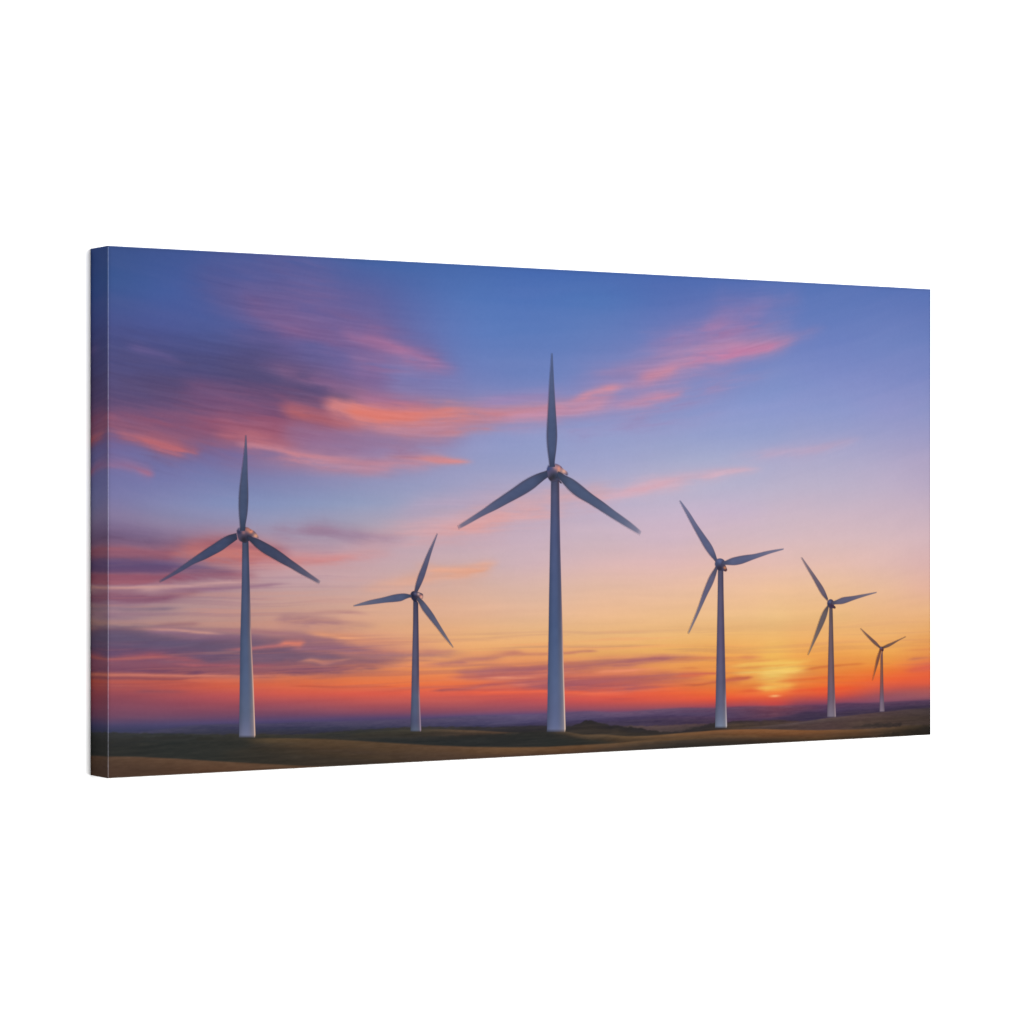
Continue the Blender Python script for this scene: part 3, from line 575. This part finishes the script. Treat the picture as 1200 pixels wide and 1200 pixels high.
def strip_grid(A, B, m, grow):
    """points across a strip between edge A and B (n,2): m columns, edges grown outwards"""
    w = B - A
    L = np.hypot(w[:, 0], w[:, 1])[:, None] + 1e-6
    A2 = A - w / L * grow; B2 = B + w / L * grow
    t = np.linspace(0, 1, m)
    return A2[:, None, :] * (1 - t[None, :, None]) + B2[:, None, :] * t[None, :, None], t


def xy_uv(P):
    return to_u(P[..., 0]), to_v(P[..., 0], P[..., 1])


def joint(T, G, bg, core, reach=1.0):
    """where shapes of one turbine meet, the soft rim takes the turbine's own colour, not the sky's"""
    cx, cy, out = T['hub'][0], T['hub'][1], np.array(T['hub'][2], float)
    r = np.hypot(out[:, 0] - cx, out[:, 1] - cy).mean() * reach
    d = np.hypot(G[..., 0] - cx, G[..., 1] - cy)
    k = (1 - smooth(r * .75, r * 1.0, d))
    return bg * (1 - k[..., None]) + core * k[..., None]


def blade_mesh(T, k):
    a, b = T['blades'][k]
    n = 46; m = 13
    A = resample(a, n); B = resample(b, n)
    G, t = strip_grid(A, B, m, 0.45)
    U, V = xy_uv(G)
    bg, _ = art(U, V)
    s = np.linspace(0, 1, n)[:, None]
    core = np.array(T['bcol'][k], float)[None, None, :] * np.ones((n, m, 1))
    core = core * .84 + core.mean(-1, keepdims=True) * .16 + 7
    tt = np.abs(t * 2 - 1)[None, :]
    root = smooth(.82, 1.0, s)[..., None]
    core = core * (1 - 0.22 * root)
    shade = (1.02 - 0.06 * smooth(.45, .95, tt) + 0.03 * np.exp(-((t[None, :] - .42) / .22) ** 2))[..., None]
    core = core * shade
    warm = np.array([14, -2, -8.])[None, None] * smooth(.5, 1, tt)[..., None]
    core = core + warm + (fbm(U * 200, V * 200, 5, 2) - .5)[..., None] * 6
    w = np.hypot(*(B - A).T)[:, None]
    e = np.clip((1 - tt) * (w / 2 + .45) / (0.9 + 1.1 * T['soft'][k] * (1 - smooth(0, .5, s))), 0, 1)
    tip = smooth(-0.012, .03 + .05 * T['soft'][k], s)
    fade = 1 - 0.30 * T['soft'][k] * (1 - smooth(0, .25, s))
    al = (e * fade * (0.35 + .65 * tip))[..., None]
    # sky colour tints the thin outer part of the blade
    tint = (0.22 * (1 - smooth(.0, .7, s)))[..., None]
    core = core * (1 - tint) + bg * tint
    bg = joint(T, G, bg, core)
    C = bg * (1 - al) + core * al
    return U, V, C


def tower_mesh(T):
    r = np.array(T['tower'], float)
    n = 70; m = 21
    y = np.linspace(r[0, 0], r[-1, 0], n)
    A = np.stack([np.interp(y, r[:, 0], r[:, 1]), y], 1)
    B = np.stack([np.interp(y, r[:, 0], r[:, 2]), y], 1)
    G, t = strip_grid(A, B, m, 0.35)
    U, V = xy_uv(G)
    bg, _ = art(U, V)
    ty = [q[0] for q in T['tcol']]
    core = np.stack([np.interp(y, ty, [q[1][k] for q in T['tcol']]) for k in range(3)], 1)[:, None, :] * np.ones((1, m, 1))
    core = core * .84 + core.mean(-1, keepdims=True) * .16
    core = core + 9 * (1 - smooth(.8, 1, np.linspace(0, 1, n)))[:, None, None]
    w = (B - A)[:, 0][:, None] + .7
    tx = t[None, :]
    core = core * (1 + 0.10 * np.exp(-((tx - .45) / .25) ** 2) - 0.10 * smooth(.6, .85, tx) - .10 * smooth(.25, .0, tx))[..., None]
    ey = [q[0] for q in T['edge']]
    ec = np.stack([np.interp(y, ey, [q[1][k] for q in T['edge']]) for k in range(3)], 1)[:, None, :]
    ea = np.interp(y, ey, [q[2] for q in T['edge']])[:, None]
    dpx = (1 - tx) * w
    k = (ea * np.exp(-((dpx - .95) / .75) ** 2))[..., None]
    # light wraps a little further round the shaft near its foot
    k2 = (ea * np.exp(-((dpx - 1.) / (w * .22)) ** 2) * .35)[..., None]
    core = core * (1 - k2) + ec * k2
    core = core * (1 - k) + ec * k
    core = core + (fbm(U * 200, V * 60, 9, 2) - .5)[..., None] * 6
    e = np.clip(np.minimum(tx, 1 - tx) * w / 0.75, 0, 1)
    foot = np.clip((y[-1] - y)[:, None] / .8, 0, 1) ** .5
    al = (e * foot)[..., None]
    return U, V, bg * (1 - al) + core * al


def hub_mesh(T):
    cx, cy, out, col, spots = T['hub']
    o = np.array(out + [out[0]], float)
    O = resample(o, 56)[:-1]
    rings = 11
    t = np.linspace(0, 1, rings)
    c = np.array([cx, cy])
    G = c + (O - c)[None] * t[:, None, None] * 1.03
    U, V = xy_uv(G)
    bg, _ = art(U, V)
    C = np.ones(G.shape[:2] + (3,)) * np.array(col, float)
    for (sx, sy), r, sc in spots:
        d2 = ((G[..., 0] - sx) ** 2 + (G[..., 1] - sy) ** 2) / (r * r)
        a = np.exp(-d2 * .9)[..., None]
        C = C * (1 - a) + np.array(sc, float) * a
    R = np.hypot(*(O - c).T)[None]
    e = np.clip((1 - t)[:, None] * R / 0.7, 0, 1)[..., None]
    tw = T['tower'][0]
    under = smooth(tw[1] - .6, tw[1] + .4, G[..., 0]) * (1 - smooth(tw[2] - .4, tw[2] + .6, G[..., 0])) * smooth(cy, cy + 1.5, G[..., 1])
    bg = bg * (1 - under[..., None]) + np.array(T['tcol'][0][1], float) * under[..., None]
    return U, V, bg * (1 - e) + C * e


# ----------------------------------------------------------------------------
# 2. THE SCENE
# ----------------------------------------------------------------------------
W, H, D = 1.0, 0.5, 0.040        # canvas size in metres
ZC = 1.5                         # height of its centre above the floor
RB = 0.0010                      # radius of the folded edge
LIT = 2.27                       # light reaching the print (see lamps)


def new_mesh(name, verts, faces, cols, mat, parent=None, smooth_shade=True):
    me = bpy.data.meshes.new(name)
    verts = np.asarray(verts, np.float32); faces = np.asarray(faces, np.int32)
    nf, k = faces.shape
    me.vertices.add(len(verts)); me.vertices.foreach_set('co', verts.ravel())
    me.loops.add(nf * k); me.loops.foreach_set('vertex_index', faces.ravel())
    me.polygons.add(nf); me.polygons.foreach_set('loop_start', np.arange(0, nf * k, k, dtype=np.int32))
    try:
        me.polygons.foreach_set('loop_total', np.full(nf, k, np.int32))
    except Exception:
        pass
    if cols is not None:
        at = me.color_attributes.new('ink', 'FLOAT_COLOR', 'POINT')
        L = lin(cols) / LIT
        L = np.concatenate([L, np.ones((len(L), 1))], 1).astype(np.float32)
        at.data.foreach_set('color', L.ravel())
    me.update(calc_edges=True)
    me.validate()
    if smooth_shade:
        me.polygons.foreach_set('use_smooth', np.ones(len(me.polygons), bool))
    me.materials.append(mat)
    ob = bpy.data.objects.new(name, me)
    bpy.context.scene.collection.objects.link(ob)
    if parent:
        ob.parent = parent
    return ob


def quad_faces(n, m, wrap=False):
    i = np.arange(n - 1)[:, None]; j = np.arange(m if wrap else m - 1)[None, :]
    j2 = (j + 1) % m
    return np.stack([(i * m + j), (i * m + j2), ((i + 1) * m + j2), ((i + 1) * m + j)], -1).reshape(-1, 4)


def ink_material(name, weave):
    """ink on woven cotton canvas: ink colours from the mesh, thread relief and tiny ink variation"""
    m = bpy.data.materials.new(name); m.use_nodes = True
    nt = m.node_tree; nd = nt.nodes; lk = nt.links
    for n in list(nd):
        nd.remove(n)
    out = nd.new('ShaderNodeOutputMaterial'); p = nd.new('ShaderNodeBsdfPrincipled')
    p.inputs['Roughness'].default_value = 0.75
    p.inputs['Specular IOR Level'].default_value = 0.02
    at = nd.new('ShaderNodeAttribute'); at.attribute_name = 'ink'
    tc = nd.new('ShaderNodeTexCoord')
    wx = nd.new('ShaderNodeTexWave'); wx.bands_direction = 'X'; wx.inputs['Scale'].default_value = 260
    wz = nd.new('ShaderNodeTexWave'); wz.bands_direction = 'Z'; wz.inputs['Scale'].default_value = 260
    for w_ in (wx, wz):
        w_.inputs['Distortion'].default_value = 1.2
        w_.inputs['Detail'].default_value = 1.0
        lk.new(tc.outputs['Object'], w_.inputs['Vector'])
    mx = nd.new('ShaderNodeMath'); mx.operation = 'MULTIPLY'
    lk.new(wx.outputs['Fac'], mx.inputs[0]); lk.new(wz.outputs['Fac'], mx.inputs[1])
    no = nd.new('ShaderNodeTexNoise'); no.inputs['Scale'].default_value = 55; no.inputs['Detail'].default_value = 5
    lk.new(tc.outputs['Object'], no.inputs['Vector'])
    r = nd.new('ShaderNodeMapRange'); r.inputs['To Min'].default_value = 0.98; r.inputs['To Max'].default_value = 1.02
    lk.new(no.outputs['Fac'], r.inputs['Value'])
    r2 = nd.new('ShaderNodeMapRange'); r2.inputs['To Min'].default_value = 1 - weave; r2.inputs['To Max'].default_value = 1 + weave
    lk.new(mx.outputs[0], r2.inputs['Value'])
    mm = nd.new('ShaderNodeMath'); mm.operation = 'MULTIPLY'
    lk.new(r.outputs[0], mm.inputs[0]); lk.new(r2.outputs[0], mm.inputs[1])
    vm = nd.new('ShaderNodeVectorMath'); vm.operation = 'SCALE'
    lk.new(at.outputs['Color'], vm.inputs[0]); lk.new(mm.outputs[0], vm.inputs['Scale'])
    lk.new(vm.outputs[0], p.inputs['Base Color'])
    bp = nd.new('ShaderNodeBump'); bp.inputs['Strength'].default_value = 0.10; bp.inputs['Distance'].default_value = 0.0003
    lk.new(mx.outputs[0], bp.inputs['Height']); lk.new(bp.outputs[0], p.inputs['Normal'])
    lk.new(p.outputs[0], out.inputs[0])
    return m


def build():
    sc = bpy.context.scene
    ink = ink_material('printed_canvas', 0.006)

    root = bpy.data.objects.new('canvas_print', None)
    sc.collection.objects.link(root)
    root.location = (0, 0, ZC - H / 2)
    root['label'] = 'wide stretched canvas print of six wind turbines at sunset, hung on a white wall'
    root['category'] = 'canvas print'
    root.empty_display_size = 0.1

    # canvas coordinates -> root space (front face at y = 0, wall side at y = D)
    def pos(U, V, y):
        return np.stack([(U - .5) * W, np.full(U.shape, float(y)), (1 - V) * H], -1)

    # ---- front face: one fine sheet, cut along the skyline into sky and land
    NX, NZ = 1101, 561
    eu = RB / W; ev = RB / H
    us = np.linspace(eu, 1 - eu, NX); vs = np.linspace(ev, 1 - ev, NZ)
    U, V = np.meshgrid(us, vs)
    C, cov = art(U, V)
    # print colours a little darker along the folds
    sx = np.minimum(U, 1 - U) * W; sz = np.minimum(V, 1 - V) * H
    edge = np.minimum(sx, sz)
    C = C * (1 - 0.10 * np.exp(-(edge / 0.0022) ** 2))[..., None]
    P = pos(U, V, 0).reshape(-1, 3)
    F = quad_faces(NZ, NX)
    fc = cov.reshape(-1)[F].mean(1) > 0.5
    cc = C.reshape(-1, 3)
    for nm, sel in (('printed_sky', ~fc), ('printed_land', fc)):
        f = F[sel]
        used = np.unique(f)
        remap = np.full(len(P), -1, np.int64); remap[used] = np.arange(len(used))
        # winding so that normals face the viewer (-Y)
        new_mesh(nm, P[used], remap[f][:, ::-1], cc[used], ink, root)

    # ---- wrapped sides: fold (quarter round) then the mirrored picture back to the wall
    def side(which, n_along):
        k = 7
        ang = np.linspace(0, math.pi / 2, k)
        dep = np.concatenate([RB * (1 - np.cos(ang)), np.linspace(RB, D, 26)[1:]])     # y
        off = np.concatenate([RB * (1 - np.sin(ang)), np.zeros(25)])                    # distance from outer plane
        m = len(dep)
        s = np.linspace(0, 1, n_along)
        if which in ('left', 'right'):
            Vv = ev + (1 - 2 * ev) * s
            Uo = off / W
            UU = np.repeat(Uo[None], n_along, 0); VV = np.repeat(Vv[:, None], m, 1)
            au = np.repeat((np.clip(dep, 0, None) * 0.96 / W)[None], n_along, 0); av = VV.copy()
            # corner rounding: ends close over the full height on the flat part
            flat = smooth(0, RB, dep)[None]
            VV = np.where(s[:, None] == 0, ev * (1 - flat), np.where(s[:, None] == 1, 1 - ev * (1 - flat), VV))
            if which == 'right':
                UU = 1 - UU; au = 1 - au
        else:
            Uu = eu + (1 - 2 * eu) * s
            UU = np.repeat(Uu[:, None], m, 1); VV = np.repeat((off / H)[None], n_along, 0)
            au = UU.copy(); av = np.repeat((dep * .96 / H)[None], n_along, 0)
            flat = smooth(0, RB, dep)[None]
            UU = np.where(s[:, None] == 0, eu * (1 - flat), np.where(s[:, None] == 1, 1 - eu * (1 - flat), UU))
            if which == 'bottom':
                VV = 1 - VV; av = 1 - av
        Cc, _ = art(au, av)
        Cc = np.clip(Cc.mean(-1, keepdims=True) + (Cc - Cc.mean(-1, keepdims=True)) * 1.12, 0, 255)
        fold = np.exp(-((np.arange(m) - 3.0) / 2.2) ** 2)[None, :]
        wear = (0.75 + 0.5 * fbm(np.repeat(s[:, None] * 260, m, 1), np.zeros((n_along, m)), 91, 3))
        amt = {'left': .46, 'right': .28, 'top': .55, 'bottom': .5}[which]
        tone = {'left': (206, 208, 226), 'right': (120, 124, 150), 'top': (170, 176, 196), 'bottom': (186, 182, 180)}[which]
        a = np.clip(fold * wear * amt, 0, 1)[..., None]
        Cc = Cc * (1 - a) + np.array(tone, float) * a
        Pp = pos(UU, VV, 0)
        Pp[..., 1] = dep[None]
        ff = quad_faces(n_along, m)
        if which in ('right', 'top'):
            ff = ff[:, ::-1]
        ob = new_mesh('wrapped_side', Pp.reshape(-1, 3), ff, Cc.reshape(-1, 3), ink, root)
        return ob
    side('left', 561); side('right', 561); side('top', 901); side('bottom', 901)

    # ---- printed turbines, flat ink shapes a hair above the sky and land inks
    for T in TURBINES:
        U, V, Cc = tower_mesh(T)
        tw = new_mesh('wind_turbine', pos(U, V, -0.00010).reshape(-1, 3), quad_faces(*U.shape)[:, ::-1], Cc.reshape(-1, 3), ink, root)
        tw['label'] = T['label']
        U, V, Cc = hub_mesh(T)
        n, m = U.shape
        new_mesh('hub', pos(U, V, -0.00018).reshape(-1, 3), quad_faces(n, m, True)[:, ::-1], Cc.reshape(-1, 3), ink, tw)
        for k in range(3):
            U, V, Cc = blade_mesh(T, k)
            f = quad_faces(*U.shape)
            Pq = pos(U, V, -0.00026 - 0.00003 * k)
            # make the faces look at the viewer
            a = Pq[1, 0] - Pq[0, 0]; b = Pq[0, -1] - Pq[0, 0]
            if np.cross(b, a)[1] > 0:
                f = f[:, ::-1]
            new_mesh('blade', Pq.reshape(-1, 3), f, Cc.reshape(-1, 3), ink, tw)

    # ---- the white wall behind
    wm = bpy.data.materials.new('white_wall_paint'); wm.use_nodes = True
    nt = wm.node_tree; p = nt.nodes['Principled BSDF']
    p.inputs['Roughness'].default_value = .9; p.inputs['Specular IOR Level'].default_value = .1
    nz = nt.nodes.new('ShaderNodeTexNoise'); nz.inputs['Scale'].default_value = 240; nz.inputs['Detail'].default_value = 4
    cr = nt.nodes.new('ShaderNodeValToRGB')
    cr.color_ramp.elements[0].color = (.90, .90, .90, 1); cr.color_ramp.elements[1].color = (.94, .94, .94, 1)
    nt.links.new(nz.outputs['Fac'], cr.inputs[0]); nt.links.new(cr.outputs[0], p.inputs['Base Color'])
    yw = D + 0.0005
    me_v = [(-2.5, yw, -0.5), (5.5, yw, -0.5), (5.5, yw, 3.5), (-2.5, yw, 3.5)]
    wall = new_mesh('wall', me_v, [[0, 1, 2, 3]], None, wm, smooth_shade=False)
    wall['kind'] = 'structure'

    # ---- light: a large soft box in front, a little to the right, and dim even room light
    w = bpy.data.worlds.new('World'); sc.world = w; w.use_nodes = True
    bg = w.node_tree.nodes['Background']; bg.inputs[0].default_value = (1, 1, 1, 1); bg.inputs[1].default_value = 0.22
    ld = bpy.data.lights.new('softbox', 'AREA'); ld.shape = 'RECTANGLE'; ld.size = 2.4; ld.size_y = 2.4
    ld.energy = 900
    lo = bpy.data.objects.new('softbox', ld); sc.collection.objects.link(lo)
    lp = np.array([0.4, -6.6, ZC + 0.25]); tg = np.array([0.0, 0, ZC])
    lo.location = lp
    from mathutils import Vector
    lo.rotation_euler = Vector(tg - lp).to_track_quat('-Z', 'Y').to_euler()

    # ---- camera
    cd = bpy.data.cameras.new('camera'); co = bpy.data.objects.new('camera', cd); sc.collection.objects.link(co)
    cd.sensor_width = 36; cd.lens = 3381 / 1200 * 36; cd.clip_start = .05; cd.clip_end = 100
    co.location = (-1.1088 - 0.5, -2.4986, ZC)
    co.rotation_euler = (math.pi / 2, 0, -math.atan2(.5285, .849))
    sc.camera = co
    sc.render.resolution_x = 1024; sc.render.resolution_y = 1024
    sc.view_settings.view_transform = 'Standard'; sc.view_settings.look = 'None'
    sc.view_settings.exposure = 0; sc.view_settings.gamma = 1


if bpy is not None:
    build()
